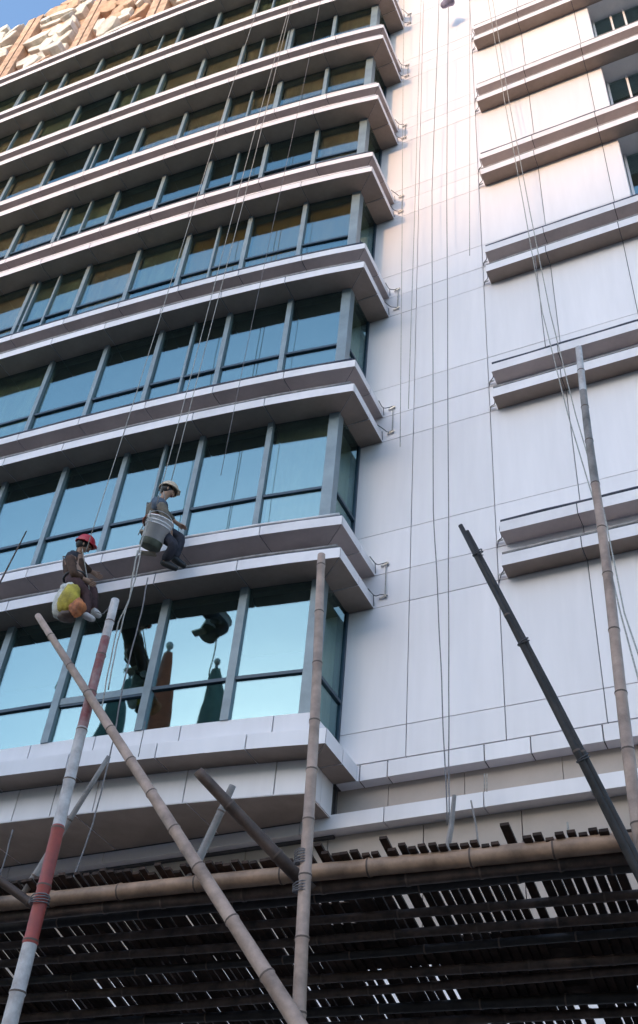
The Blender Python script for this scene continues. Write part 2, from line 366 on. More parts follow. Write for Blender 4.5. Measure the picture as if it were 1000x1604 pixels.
# --- glazing of the bay ------------------------------------------------------
rows = [(7.03, LV[0], 7.65)] + [(l + .742, n, l + 1.72) for l, n in zip(LV, LV[1:])]
THIN = {0: [], 1: [-8.05], 2: [-8.08], 3: [-8.08, -11.82, -12.36], 4: [-8.08, -11.81, -12.36], 5: [-7.46, -8.13, -11.8, -12.32, -15.8], 6: [-7.5, -8.2, -11.87, -15.8], 7: [-7.5, -8.2, -11.71, -15.7, -16.6]}
rnd = random.Random(4)
for ri, (z0, z1, zt) in enumerate(rows):
    for k, x in enumerate(XM):
        wd = .15; d = .055
        if k == 0: g = Geo(); g.prism([(x + .01, yg(x) - .03), (x + .01, yg(x) + .13), (x - wd, yg(x) + .13), (x - wd, yg(x - wd) - .03)], z0, z1)
        else:
            wd = .085 if ri > 0 else .11
            g = Geo(); g.prism([(x + wd / 2, yg(x + wd / 2) - d), (x + wd / 2, yg(x) + .03), (x - wd / 2, yg(x) + .03), (x - wd / 2, yg(x - wd / 2) - d)], z0, z1 - .002)
        g.build('mullion', M['mull'], B)
    for x in THIN[ri]:
        g = Geo(); g.prism([(x + .022, yg(x + .02) - .045), (x + .022, yg(x) + .02), (x - .022, yg(x) + .02), (x - .022, yg(x - .02) - .045)], z0, z1 - .002); g.build('casement_frame', M['mull'], B)
    for k in range(len(XM) - 1):
        xa, xb = XM[k] - (.15 if k == 0 else .04), XM[k + 1] + .05
        W = empty('window', (xa, yg(xa), z0)); W.parent = B; W.location = Vector((xa, yg(xa), z0)) - B.location
        for (q0, q1) in ((z0 + .02, zt - .025), (zt + .025, z1 - .004)):
            j = [rnd.uniform(-.004, .004) for _ in range(3)]
            ya, yb = yg(xa), yg(xb); g = Geo()
            g.v = [(xa, ya + j[0], q0), (xb, yb + j[1], q0), (xb, yb + j[1] + j[2], q1), (xa, ya + j[0] + j[2], q1)]
            g.v += [(x_, y_ + .012, z_) for x_, y_, z_ in g.v]
            g.f = [(0, 1, 2, 3), (7, 6, 5, 4), (0, 4, 5, 1), (1, 5, 6, 2), (2, 6, 7, 3), (3, 7, 4, 0)]
            g.build('pane', M['glass'], W)
        big = ri == 0 and k == 2
        g = Geo(); h = .05 if big else .024
        g.prism([(xa, yg(xa) - .035), (xb, yg(xb) - .035), (xb, yg(xb) + .02), (xa, yg(xa) + .02)], zt - h, zt + h)
        g.build('transom', M['mull'] if big else M['frame_dark'], W)
        if big:
            g = Geo(); g.prism([(xa, yg(xa) - .03), (xb, yg(xb) - .03), (xb, yg(xb) + .02), (xa, yg(xa) + .02)], zt - h - .035, zt - h - .001); g.build('transom', M['frame_dark'], W)
        # blinds behind the glass
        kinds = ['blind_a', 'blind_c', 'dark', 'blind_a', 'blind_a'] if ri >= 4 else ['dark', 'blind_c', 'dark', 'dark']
        bk = rnd.choice(kinds); drop = rnd.choice([.5, 1, 1, .8])
        if ri == 3: bk = 'blind_b' if k in (0, 1, 2) else ('blind_c' if k % 2 else 'blind_a')
        zb = z1 - (z1 - z0) * drop
        g = Geo(); g.prism([(xa + .02, yg(xa) + .13), (xb - .02, yg(xb) + .13), (xb - .02, yg(xb) + .145), (xa + .02, yg(xa) + .145)], zb, z1)
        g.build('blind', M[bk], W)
    # side return glass
    W = empty('side_window', (-5.17, -.4, z0)); W.parent = B; W.location = Vector((-5.17, -.4, z0)) - B.location
    ys = yg(-5.17) + .13
    box('pane', M['glass'], W, -5.19, -5.178, ys, -.05, z0 + .02, zt - .02); box('pane', M['glass'], W, -5.19, -5.178, ys, -.05, zt + .02, z1 - .004)
    box('transom', M['frame_dark'], W, -5.2, -5.15, ys, -.05, zt - .024, zt + .024)
    box('frame', M['frame_dark'], W, -5.2, -5.155, -.05, -.003, z0, z1 - .002)
    box('backing', M['blind_c'], W, -5.35, -5.3, ys, -.05, z0, z1)
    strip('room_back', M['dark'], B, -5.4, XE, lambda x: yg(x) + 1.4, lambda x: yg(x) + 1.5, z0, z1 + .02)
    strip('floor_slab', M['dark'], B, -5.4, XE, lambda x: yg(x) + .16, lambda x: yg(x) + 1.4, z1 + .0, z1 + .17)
# --- crown of rough stone slabs ----------------------------------------------
C = empty('parapet', (-12, -1.5, Ztop)); C.parent = B; C.location = Vector((-12, -1.5, Ztop)) - B.location
ZT = 36.4
strip('core', M['stone_p'], C, -4.9, -29, lambda x: yf(x) + .30, lambda x: yf(x) + .9, Ztop + .0, ZT - .1)
pil = [(-15.0, -14.45), (-12.35, -11.75), (-9.0, -8.4), (-17.9, -17.3)]
rs = random.Random(9)
for xa, xb in pil:
    for a, b in ((xa, (xa + xb) / 2 - .035), ((xa + xb) / 2 + .035, xb)):
        strip('pilaster', M['stone_p'], C, b, a, lambda x: yf(x) + .06, lambda x: yf(x) + .35, Ztop + .02, ZT + .15)
z = Ztop + .02
while z < ZT:
    hgt = rs.uniform(.30, .52); x = -5.0 - rs.random() * .5
    while x > -26:
        wd = rs.uniform(.35, .95); xa, xb = x, x - wd; x -= wd
        if any(xb < p[1] and xa > p[0] for p in pil): continue
        xm = (xa + xb) / 2; yo = yf(xm) + rs.uniform(-.12, .16); n = rs.choice([5, 6, 7]); zc = z + hgt / 2
        poly = []
        a0 = rs.random() * 6
        for q in range(n):
            a = a0 + 2 * math.pi * q / n; rr = rs.uniform(.88, 1.15)
            poly.append((xm + math.cos(a) * wd * .60 * rr, zc + math.sin(a) * hgt * .66 * rr))
        tx, tz = rs.uniform(-.16, .16), rs.uniform(-.2, .3); v = []
        for dd, sc in ((0, .95), (.02, 1.0), (.45, 1.0)):
            for (px, pz) in poly:
                v.append((xm + (px - xm) * sc, yo + dd + (tx * (px - xm) - tz * (pz - zc)) * (1 if dd < .2 else 0), max(Ztop + .01, zc + (pz - zc) * sc)))
        f = [tuple(range(n))] + [(r * n + q, r * n + (q + 1) % n, (r + 1) * n + (q + 1) % n, (r + 1) * n + q) for r in (0, 1) for q in range(n)] + [tuple(2 * n + q for q in reversed(range(n)))]
        mk('stone_slab', v, f, M['stone_w'] if rs.random() < .66 else M['stone_p'], C)
    z += hgt
strip('roof_slab', M['spandrel'], B, -4.9, -29, lambda x: yf(x) + .35, lambda x: 2, Ztop - .06, Ztop - .01)
box('roof_mass', M['panel'], B, -5.1, 3, .30, 3, 32.5, 33.6)

# ================================================================== BLOCKS ACROSS THE STREET (they shade the lower storeys)
for k, (xa, xb, zt, lab) in enumerate(((-160, -45, 48, 'broad pale block across the street, far left of the row'), (-44, 30, 49.3, 'pale concrete block across the street, middle of the row'), (31, 120, 47.5, 'long pale block across the street, right end of the row'))):
    O = empty('opposite_building', ((xa + xb) / 2, -140, GZ), lab, 'building', 'blocks across the street')
    box('wall', M['city'], O, xa, xb, -150, -130, GZ, zt - 1.6 + .0)
    box('parapet', M['fin'], O, xa - .3, xb + .3, -130.5, -129.8, zt - 1.59, zt - .9)
    for r in range(12):
        z = 1 + r * 3.6
        box('window_band', M['frame_dark'], O, xa + 3, xb - 3, -129.98, -129.9, z, z + 1.6)

# ================================================================== ROPES
def rope(label, pts, m, r=.008, n=14, s=0, wob=.01, group='ropes hanging down the facade', cat='rope'):
    g = Geo(); P = []
    for a, b in zip(pts, pts[1:]):
        q = sag(a, b, s, n, wob); P += q if not P else q[1:]
    g.tube(P, r, 5); o = g.build('rope', m, None, True); return tag(o, label, cat, group)
def hang(p, y, ztop, dy=0.0):                 # a point seen at pixel p at depth y and the point above it at height ztop
    a = at(p, y); return a, Vector((a.x, y + dy, ztop))

# ================================================================== BAMBOO
def bamboo(label, a, b, r0, r1, m, nodes=.38, name='bamboo_pole', cat='pole', open_end=False, bend=.0, mats=None, group=None, parent=None, seed=0):
    """tapered culm from a (thick) to b (thin) with swollen nodes; each culm is one thing, node rings are its parts"""
    rd = random.Random(seed + 1); a, b = Vector(a), Vector(b); L = (b - a).length; d = (b - a) / L
    side = d.cross(Vector((0, 0, 1))).normalized() if abs(d.z) < .98 else Vector((1, 0, 0))
    ts = [0]; t = rd.uniform(.1, .3); nd = []
    while t < L - .08: nd.append(t); t += nodes * rd.uniform(.82, 1.18)
    pts, rad, ti = [], [], []
    def add(t, k):
        u = t / L; p = a + d * t + side * (bend * 4 * u * (1 - u) + wob(t)); pts.append(p); rad.append((r0 + (r1 - r0) * u) * k); ti.append(t)
    ph = rd.random() * 6; wob = lambda t: .006 * math.sin(ph + t * 2.3)
    add(0, 1)
    for t in nd:
        add(t - .02, .985); add(t - .006, 1.10); add(t + .006, 1.10); add(t + .02, .975); add(min(t + nodes * .45, L - .05), 1.0)
    add(L, .97)
    order = sorted(range(len(ti)), key=lambda i: ti[i]); pts = [pts[i] for i in order]; rad = [rad[i] for i in order]; ti = [ti[i] for i in order]
    g = Geo(); n = 12
    g.tube(pts, rad, n, caps=False)
    base = len(pts) - 1
    # hollow end
    e = base * n; i0 = len(g.v); ctr = pts[-1]
    for j in range(n): g.v.append(tuple(ctr + (Vector(g.v[e + j]) - ctr) * .68))
    for j in range(n): g.v.append(tuple(ctr - d * .12 + (Vector(g.v[e + j]) - ctr) * .62))
    for j in range(n):
        k = (j + 1) % n; g.f.append((e + j, e + k, i0 + k, i0 + j)); g.f.append((i0 + j, i0 + k, i0 + n + k, i0 + n + j))
    g.f.append(tuple(i0 + n + j for j in range(n)))
    g.f.append(tuple(reversed(range(n))))
    ml = [m, M['node']] + (mats[1] if mats else [])
    c = sum((Vector(v) for v in g.v), Vector()) / len(g.v)
    me_o = mk(name, g.v, g.f, ml, parent, True)
    me = me_o.data
    for f in me.polygons:
        vv = [v // n for v in f.vertices]
        if max(f.vertices) >= i0: f.material_index = 1; continue
        t = sum(ti[v] for v in vv if v < len(ti)) / len(vv) if max(vv) < len(ti) else L
        if any(abs(t - q) < .0065 for q in nd): f.material_index = 1
        elif mats:
            for (t0, t1, mi) in mats[0]:
                if t0 <= t / L < t1: f.material_index = 2 + mi
    if label: tag(me_o, label, cat, group)
    return me_o
def lashing(parent, p, d, r, turns=4, m='rope_g', name='lashing'):
    p, d = Vector(p), Vector(d).normalized(); u = d.orthogonal().normalized(); v = d.cross(u); g = Geo(); pts = []
    for k in range(turns * 10 + 1):
        a = k * 2 * math.pi / 10; pts.append(p + d * ((k / 10 - turns / 2) * .012 + .010 * math.sin(a + k * .07)) + (u * math.cos(a) + v * math.sin(a)) * (r + .006))
    g.tube(pts, .004, 5); return g.build(name, M[m], parent, True)

# upright by the centre: light bamboo
a, b = at((468, 1604), -5.16), at((505, 869), -5.16); d = (b - a).normalized()
p1 = bamboo('upright light bamboo pole in front of the bay corner, tied to the front beam', a - d * 3.6, b, .050, .030, M['bamboo'], .40, seed=3)
lashing(p1, at((474, 1345), -5.16), d, .043, 6); lashing(p1, at((472, 1392), -5.16), d, .044, 4, 'rope_g')
# red and white upright on the left, slightly thicker
a, b = at((15, 1604), -5.42), at((180, 940), -5.42); d = (b - a).normalized(); a2 = a - d * 3.2; L = (b - a2).length
def tt(py): return (at((15 + (1604 - py) * .2485, py), -5.42) - a2).length / L
p2 = bamboo('upright bamboo pole on the left painted in red and white bands', a2, b, .062, .032, M['p_white'], .36, seed=8,
            mats=([(tt(1480), tt(1292), 0), (tt(1128), tt(1008), 1), (tt(1008), 1.1, 2)], [M['p_red'], M['p_dred'], M['p_white']]))
lashing(p2, at((62, 1412), -5.42), d, .055, 4)
# right hand upright
a, b = at((1000, 1290), -4.95), at((906, 545), -4.95); d = (b - a).normalized()
p3 = bamboo('tall slim bamboo upright at the right edge with a greyish tip', a - d * 3.6, b, .048, .026, M['bamboo'], .42, seed=5,
            mats=([(.93, 1.1, 1), (.80, .93, 0)], [M['bamboo_g'], M['p_white']]))
# leaning poles
def lean(label, pa, ya, pb, yb, r0, r1, m, ext=0., **k):
    a, b = at(pa, ya), at(pb, yb); a = a - (b - a).normalized() * ext
    return bamboo(label, a, b, r0, r1, m, **k)
p5 = lean('long pale bamboo pole leaning diagonally across the red and white upright', (463, 1598), -5.30, (60, 965), -5.56, .046, .025, M['bamboo'], .25, seed=12, bend=.03)
p6 = lean('short dark bamboo pole with open hollow end leaning off the front beam', (466, 1372), -5.04, (310, 1208), -5.55, .042, .034, M['bamboo_b'], .12, seed=14, nodes=.5)
p7 = lean('short split grey bamboo stick behind the dark hollow pole', (300, 1372), -4.92, (364, 1230), -4.95, .030, .024, M['bamboo_g'], .1, seed=15)
p8 = lean('thin grey bamboo stick leaning behind the red and white upright', (42, 1395), -5.02, (170, 1184), -5.08, .026, .016, M['bamboo_g'], .1, seed=16)
p9 = lean('dark bamboo stub sloping in from the left edge to the front beam', (52, 1417), -5.10, (-60, 1335), -5.4, .030, .028, M['bamboo_b'], .1, seed=17)
# twin pole on the right, its silhouette shade put into a near-black colour
T = empty('bundled_poles', at((1000, 1372), -5.0), 'two dark silhouetted bamboo poles bound together leaning up to the left', 'pole')
for k, (dx, dy, dz, tip) in enumerate(((0, 0, 0, 0), (.022, .01, .028, -.12))):
    a = at((1012, 1390), -5.02) + Vector((dx, dy, dz * .5)); b = at((722, 822), -5.6) + Vector((dx * .7, dy, dz * .4)); d = (b - a).normalized()
    bamboo(None, a - d * .3, b + d * tip * .5, .027, .016, M['bamboo_d'], .9, name='pole', parent=T, seed=20 + k)
for t in (.3, .62, .9):
    a, b = at((1012, 1390), -5.02), at((722, 822), -5.6); lashing(T, a.lerp(b, t) + Vector((.012, .008, .008)), b - a, .036 - .008 * t, 2, 'cable')
lean('thin dark rod leaning on the glass at the left edge', (-20, 950), -2.2, (42, 832), -2.2, .014, .010, M['bamboo_b'], .1, seed=30)

# ================================================================== CANOPY
SL = -.27
def zc(y): return 2.98 + (y + 4.95) * SL
K = empty('scaffold_canopy', (-3, -4.9, GZ), 'dark sloping bamboo and slat catch platform seen from below across the bottom', 'scaffold')
a, b = at((-90, 1424), -5.06), at((1060, 1311), -4.74)
bamboo(None, b, a, .056, .050, M['bamboo_o'], .55, name='front_beam', parent=K, seed=40)
a, b = at((-90, 1446), -4.98), at((1060, 1336), -4.66)
bamboo(None, b, a, .045, .040, M['bamboo_b'], .5, name='joist', parent=K, seed=41)
y = -4.72; k = 0
rj = random.Random(5)
while y < -2.0:
    tl = rj.uniform(-.10, .10)
    bamboo(None, (.8, y + .12 + tl, zc(y + .12 + tl) - .075), (-9.2, y - .15 - tl, zc(y - .15 - tl) - .075), rj.uniform(.028, .038), rj.uniform(.024, .032), M['bamboo_b'] if k % 3 else M['bamboo_d'], rj.uniform(.45, .6), name='joist', parent=K, seed=50 + k)
    y += rj.uniform(.13, .21); k += 1
def plank(name, m, xc, y0, y1, wd, th, zo, yaw=0., kick=0.):
    v = []
    for y in (y0, y1):
        for sx in (-1, 1):
            for sz in (0, 1):
                x = xc + sx * wd / 2 + yaw * (y + 4.9); v.append((x, y, zc(y) + zo + sz * th + (kick if y == y0 else 0)))
    return mk(name, v, [(0, 2, 3, 1), (4, 5, 7, 6), (0, 4, 6, 2), (1, 3, 7, 5), (0, 1, 5, 4), (2, 6, 7, 3)], m, K)
x = .6; n = 0
while x > -9.0:
    if rj.random() > .03:
        wd = rj.uniform(.044, .054); ov = rj.uniform(.0, .045)
        yb = -5.02 + (-(x + .97)) * (-.065) * -1
        yfront = -4.80 + (x + .97) * .066
        kick = rj.uniform(-.02, .015) if rj.random() > .06 else rj.uniform(.04, .09)
        plank('slat', M['slat'], x, yfront - ov, -2.2 + rj.uniform(-.1, .1), wd, .018, 0, rj.uniform(-.006, .006), kick)
    x -= rj.uniform(.057, .067); n += 1
# loose boards lying on top, closing most of the gaps
for k in range(92):
    xc, yc = (rj.uniform(-8.8, .4), rj.uniform(-4.55, -2.4)) if k < 78 else (rj.uniform(-3.2, .3), rj.uniform(-4.6, -3.6))
    L = rj.uniform(.3, 1.3); wd = rj.uniform(.10, .26)
    v = []
    for yy in (yc, yc + wd):
        for xx in (xc - L / 2, xc + L / 2):
            for sz in (0, 1): v.append((xx, yy + (xx - xc) * .03, zc(yy) + .020 + .012 * (k % 3) + sz * .010))
    mk('loose_board', v, [(0, 2, 3, 1), (4, 5, 7, 6), (0, 4, 6, 2), (1, 3, 7, 5), (0, 1, 5, 4), (2, 6, 7, 3)], M['board'], K)
for px, ly in ((215, -3.0), (640, -3.0)):
    a = at((px, 1596), ly); bamboo(None, (a.x, ly, GZ), (a.x + .1, ly, zc(ly) - .1), .05, .042, M['bamboo_b'], .5, name='inner_post', parent=K, seed=90 + px)
for px in (-120, 1040):
    a = at((px, 1500), -4.9); bamboo(None, (a.x, -4.9, GZ), (a.x, -4.9, 2.95), .05, .045, M['bamboo'], .5, name='front_post', parent=K, seed=95 + px)
# small sticks standing on the far side of the canopy
for k, (pa, pb, r, m, lab) in enumerate((((698, 1348), (712, 1246), .020, 'bamboo_g', 'pale forked stick standing above the canopy edge, the thickest of three'),
                                   ((751, 1340), (738, 1254), .008, 'bamboo_g', 'thin bent twig above the canopy edge between two sticks'),
                                   ((889, 1335), (889, 1288), .010, 'rope_w', 'tiny peg above the canopy edge by the dark twin pole'))):
    a, b = at(pa, -4.6), at(pb, -4.6); g = Geo(); g.tube([a, a.lerp(b, .5) + Vector((.008, 0, 0)), b], [r, r * .9, r * .7], 6); tag(g.build('stick', M[m]), lab, 'stick')

# ================================================================== PEOPLE
def skin(name, chains, mat_, parent=None, sub=1):
    """continuous skinned surface: chains = list of lists of (point, radius); points shared between chains weld"""
    v, e, r = [], [], []
    idx = {}
    def gi(p, rr):
        key = tuple(round(c, 4) for c in p)
        if key not in idx: idx[key] = len(v); v.append(tuple(p)); r.append(rr)
        return idx[key]
    for ch in chains:
        ids = [gi(p, rr) for p, rr in ch]; e += [(a, b) for a, b in zip(ids, ids[1:])]
    c = sum((Vector(q) for q in v), Vector()) / len(v)
    me = bpy.data.meshes.new(name); me.from_pydata([tuple(Vector(q) - c) for q in v], e, []); me.materials.append(mat_)
    o = bpy.data.objects.new(name, me); COL.objects.link(o); o.location = c - (parent.location if parent else Vector()); o.parent = parent
    md = o.modifiers.new('Skin', 'SKIN'); md.use_smooth_shade = True
    me.skin_vertices.new() if not me.skin_vertices else None
    for k, rr in enumerate(r):
        q = rr if isinstance(rr, tuple) else (rr, rr); me.skin_vertices[0].data[k].radius = q; me.skin_vertices[0].data[k].use_root = (k == 0)
    o.modifiers.new('Sub', 'SUBSURF').levels = sub; o.modifiers['Sub'].render_levels = sub
    return o
def sphere(name, c, rx, ry, rz, m, parent, rot=None, cut=None, n=12, k=8):
    v, f = [], []
    for i in range(k + 1):
        ph = math.pi * i / k * (cut or 1)
        for j in range(n):
            a = 2 * math.pi * j / n; v.append(Vector((math.sin(ph) * math.cos(a) * rx, math.sin(ph) * math.sin(a) * ry, math.cos(ph) * rz)))
    for i in range(k):
        for j in range(n): a = i * n + j; b_ = i * n + (j + 1) % n; f.append((a, b_, b_ + n, a + n))
    if rot: v = [rot @ q for q in v]
    return mk(name, [q + Vector(c) for q in v], f, m, parent, True)
def fingers(hand, d, palm, r=.009):
    """five short finger chains rooted in the palm"""
    out = []; d = Vector(d).normalized(); palm = Vector(palm).normalized(); s = d.cross(palm).normalized()
    for k, (off, ln) in enumerate(((-.03, .065), (-.01, .078), (.01, .075), (.03, .058))):
        q = hand + s * off; out.append([(hand, .03), (q + d * .03, r + .001), (q + d * (.03 + ln * .5) + palm * .008, r), (q + d * (.03 + ln * .8) + palm * ln * .45, r * .8)])
    out.append([(hand, .03), (hand - s * .04 + d * .005, r + .002), (hand - s * .06 + d * .035 + palm * .02, r)])
    return out
def person(label, J, fw, mats, helmet, shoe):
    """J: joints; fw: the way the face looks"""
    P = empty('person', J['pelvis'], label, 'person')
    fw = Vector(fw).normalized(); n_ = lambda k: Vector(J[k])
    head, neck, chest, pel = n_('head'), n_('neck'), n_('chest'), n_('pelvis')
    waist = pel.lerp(chest, .5)
    up = (head - neck).normalized()
    nose = head + fw * .105 - up * .0
    ch = [[(pel, .12), (waist, .12), (chest, .15), (neck, .055), (neck.lerp(head, .35), .052), (head - up * .05, .075), (head, .092), (head + up * .055, .08)],
          [(head, .092), (nose, .018)]]
    for s in 'lr':
        ch.append([(chest, .15), (n_('sh' + s), .065), (n_('el' + s), .045), (n_('wr' + s), .032), (n_('ha' + s), .030)])
        hd = (n_('ha' + s) - n_('wr' + s)).normalized(); ch += fingers(n_('ha' + s), hd, fw)
        ch.append([(pel, .12), (n_('hp' + s), .095), (n_('kn' + s), .062), (n_('an' + s), .042), (n_('to' + s).lerp(n_('an' + s), .25), .030)])
    skin('body', ch, M['skin'], P)
    # ears, eyes, mouth
    sd = fw.cross(up).normalized()
    for s in (-1, 1):
        sphere('ear', head + sd * .085 * s - up * .01, .014, .014, .03, M['skin'], P); sphere('eye', head + fw * .082 + sd * .03 * s, .012, .012, .010, M['jk_black'], P)
    sphere('mouth', head + fw * .085 - up * .052, .02, .02, .007, M['p_dred'], P)
    sphere('hair', head - fw * .02 + up * .005, .098, .098, .085, M['boot'], P)
    # clothes
    skin('shirt', [[(pel, .15), (waist, .160), (waist.lerp(chest, .5), .168), (chest, .172), (chest.lerp(neck, .6), .10)]], mats[1], P)
    vest = [[(pel.lerp(waist, .5), .145), (waist, .15), (chest, .178), (chest.lerp(neck, .75), .075)]]
    for s in 'lr': vest.append([(chest, .178), (n_('sh' + s), .088)])
    skin('vest', vest, mats[0], P)
    for s in 'lr': skin('sleeve', [[(n_('sh' + s).lerp(chest, .15), .075), (n_('sh' + s), .082), (n_('sh' + s).lerp(n_('el' + s), .5), .066), (n_('el' + s), .062), (n_('wr' + s).lerp(n_('el' + s), .12), .046)]], mats[1], P)
    tr = [[(waist.lerp(pel, .6), .14), (pel, .145)]]
    for s in 'lr': tr.append([(pel, .145), (n_('hp' + s), .115), (n_('hp' + s).lerp(n_('kn' + s), .55), .095), (n_('kn' + s), .082), (n_('kn' + s).lerp(n_('an' + s), .5), .074), (n_('an' + s), .064)])
    skin('trousers', tr, mats[2], P)
    for s in 'lr':
        a, t = n_('an' + s), n_('to' + s); skin('shoe', [[(a - (t - a) * .22, .045), (a.lerp(t, .1), .055), (a.lerp(t, .6), .050), (t + (t - a) * .1, .038)]], shoe, P)
    # belt and harness straps
    ax = (chest - pel).normalized(); u = ax.orthogonal().normalized(); v = ax.cross(u); g = Geo()
    g.tube([pel.lerp(waist, .35) + (u * math.cos(q * .5236) + v * math.sin(q * .5236)) * .152 for q in range(13)], .018, 6); g.build('belt', M['red_cloth'] if mats[0] is M['jk_blue'] else M['cable'], P, True)
    for s in 'lr':
        g = Geo(); sh = n_('sh' + s).lerp(chest, .45); g.tube([pel.lerp(waist, .6) - fw * .14, chest - fw * .165, sh + up * .07, chest + fw * .165, waist + fw * .155], .011, 5); g.build('harness_strap', M['rope_g'], P, True)
    # helmet: dome, brim, chin strap
    z = (up * 1.0 + fw * -.1).normalized(); xax = fw.cross(z).normalized(); yax = z.cross(xax); rot = Matrix((xax, yax, z)).transposed()
    hc = head + up * .035
    H = sphere('helmet', hc, .128, .140, .142, helmet, P, rot, cut=.52, n=16)
    g = Geo(); pts = [hc + rot @ Vector((math.cos(q * math.pi / 8) * .130, -math.sin(q * math.pi / 8) * .142 - (.035 if 2 < q < 6 else 0) * -1 * 0, -.004)) for q in range(17)]
    g.tube(pts, .010, 5); g.build('helmet_brim', helmet, P, True)
    g = Geo(); g.prism([(0, 0), (1, 0), (1, 1)], 0, 1); g = Geo()
    fwd = rot @ Vector((0, -1, 0)); fwd = fwd if fwd.dot(fw) > 0 else -fwd; sx = rot @ Vector((1, 0, 0))
    v = [hc + fwd * .13 + sx * .07, hc + fwd * .168 + sx * .04, hc + fwd * .168 - sx * .04, hc + fwd * .13 - sx * .07]; v = v + [q + up * .012 for q in v]
    mk('helmet_peak', v, [(0, 1, 2, 3), (7, 6, 5, 4), (0, 4, 5, 1), (1, 5, 6, 2), (2, 6, 7, 3), (3, 7, 4, 0)], helmet, P)
    g = Geo(); g.tube([head + sd * .10 + up * .02, head - up * .11 + fw * .05, head - sd * .10 + up * .02], .006, 5); g.build('chin_strap', M['cable'], P, True)
    return P
YW = -1.90
q = lambda x, y, dy=0.: at((x, y), YW + dy)
J2 = dict(head=q(263, 770, .03), neck=q(254, 784), chest=q(247, 796), pelvis=q(241, 823, -.02),
          shl=q(246, 789, .17), ell=q(262, 806, .24), wrl=q(275, 818, .34), hal=q(282, 822, .38),
          shr=q(254, 793, -.16), elr=q(262, 814, -.12), wrr=q(266, 828, .02), har=q(268, 834, .06),
          hpl=q(245, 826, .10), knl=q(284, 843, .18), anl=q(273, 876, .18), tol=q(290, 887, .26),
          hpr=q(244, 828, -.11), knr=q(274, 855, -.04), anr=q(256, 881, .04), tor=q(277, 891, .14))
person('crouching worker in cream helmet and grey-blue vest hanging on ropes with a white bucket', J2, (.75, .55, -.35), (M['jk_blue'], M['jk_tan'], M['tr_navy']), M['helm_w'], M['boot'])
YW = -2.06
J1 = dict(head=q(132, 855), neck=q(124, 867), chest=q(116, 880), pelvis=q(118, 913),
          shl=q(118, 872, .17), ell=q(134, 890, .22), wrl=q(144, 896, .34), hal=q(149, 899, .38),
          shr=q(110, 876, -.17), elr=q(116, 900, -.20), wrr=q(132, 908, -.05), har=q(138, 911, .0),
          hpl=q(121, 916, .11), knl=q(146, 922, .24), anl=q(147, 957, .20), tol=q(158, 966, .27),
          hpr=q(119, 918, -.11), knr=q(137, 932, .02), anr=q(134, 964, .0), tor=q(148, 971, .05))
person('seated worker in red helmet and black vest hanging on a rope beside a yellow sack', J1, (.7, .6, -.25), (M['jk_black'], M['jk_brown'], M['tr_brown']), M['helm_r'], M['shoe_w'])
# seat boards
def board(label, c, rz, parent=None, sx=.17, sy=.07):
    o = box('seat_board', M['wood'], None, c.x - sx, c.x + sx, c.y - sy, c.y + sy, c.z - .013, c.z + .013); o.rotation_euler = (0.05, .08, rz); return tag(o, label, 'seat board')
sb2 = J2['pelvis'] + Vector((.02, .0, -.16)); sb1 = J1['pelvis'] + Vector((.02, .0, -.16))
board('plank seat under the worker in the cream helmet', sb2, .3); board('plank seat under the worker in the red helmet', sb1, .35)
# bucket
def lathe(name, base, axis, prof, m, parent, n=20, smooth=True):
    axis = Vector(axis).normalized(); u = axis.orthogonal().normalized(); v = axis.cross(u); V = []; Fc = []
    for (h, r) in prof:
        for j in range(n): a = 2 * math.pi * j / n; V.append(base + axis * h + (u * math.cos(a) + v * math.sin(a)) * r)
    for i in range(len(prof) - 1):
        for j in range(n): a = i * n + j; b_ = i * n + (j + 1) % n; Fc.append((a, b_, b_ + n, a + n))
    Fc.append(tuple(reversed(range(n))))
    return mk(name, V, Fc, m, parent, smooth)
top, bot = at((254, 812), -2.13), at((234, 858), -2.05)
ax = (top - bot).normalized(); bl = .40
BK = empty('bucket', bot, 'large white plastic bucket with dark underside hanging from the worker in the cream helmet', 'bucket')
lathe('shell', bot + ax * .10, ax, [(0, .150), (bl - .10, .178), (bl - .10, .186), (bl - .085, .186), (bl - .085, .172), (.02, .14)], M['bucket'], BK)
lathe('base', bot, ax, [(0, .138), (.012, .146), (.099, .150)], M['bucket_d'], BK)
for h in (.30, .345): lathe('rim_band', bot + ax * h, ax, [(0, .170), (.0, .180), (.008, .181), (.008, .171)], M['bucket'], BK)
g = Geo(); hb = bot + ax * .38; s_ = ax.orthogonal().normalized()
g.tube([hb + s_ * .19 * math.cos(t * math.pi / 8) + Vector((0, 0, 1)) * .2 * math.sin(t * math.pi / 8) for t in range(9)], .005, 5); g.build('handle', M['steel'], BK, True)
# small pale tray under the bucket
o = box('tray', M['wood'], None, -.11, .11, -.05, .05, -.012, .012); o.location = at((232, 867), -1.95); o.rotation_euler = (.25, .1, .4); tag(o, 'small pale wooden tray hanging below the white bucket', 'tray')
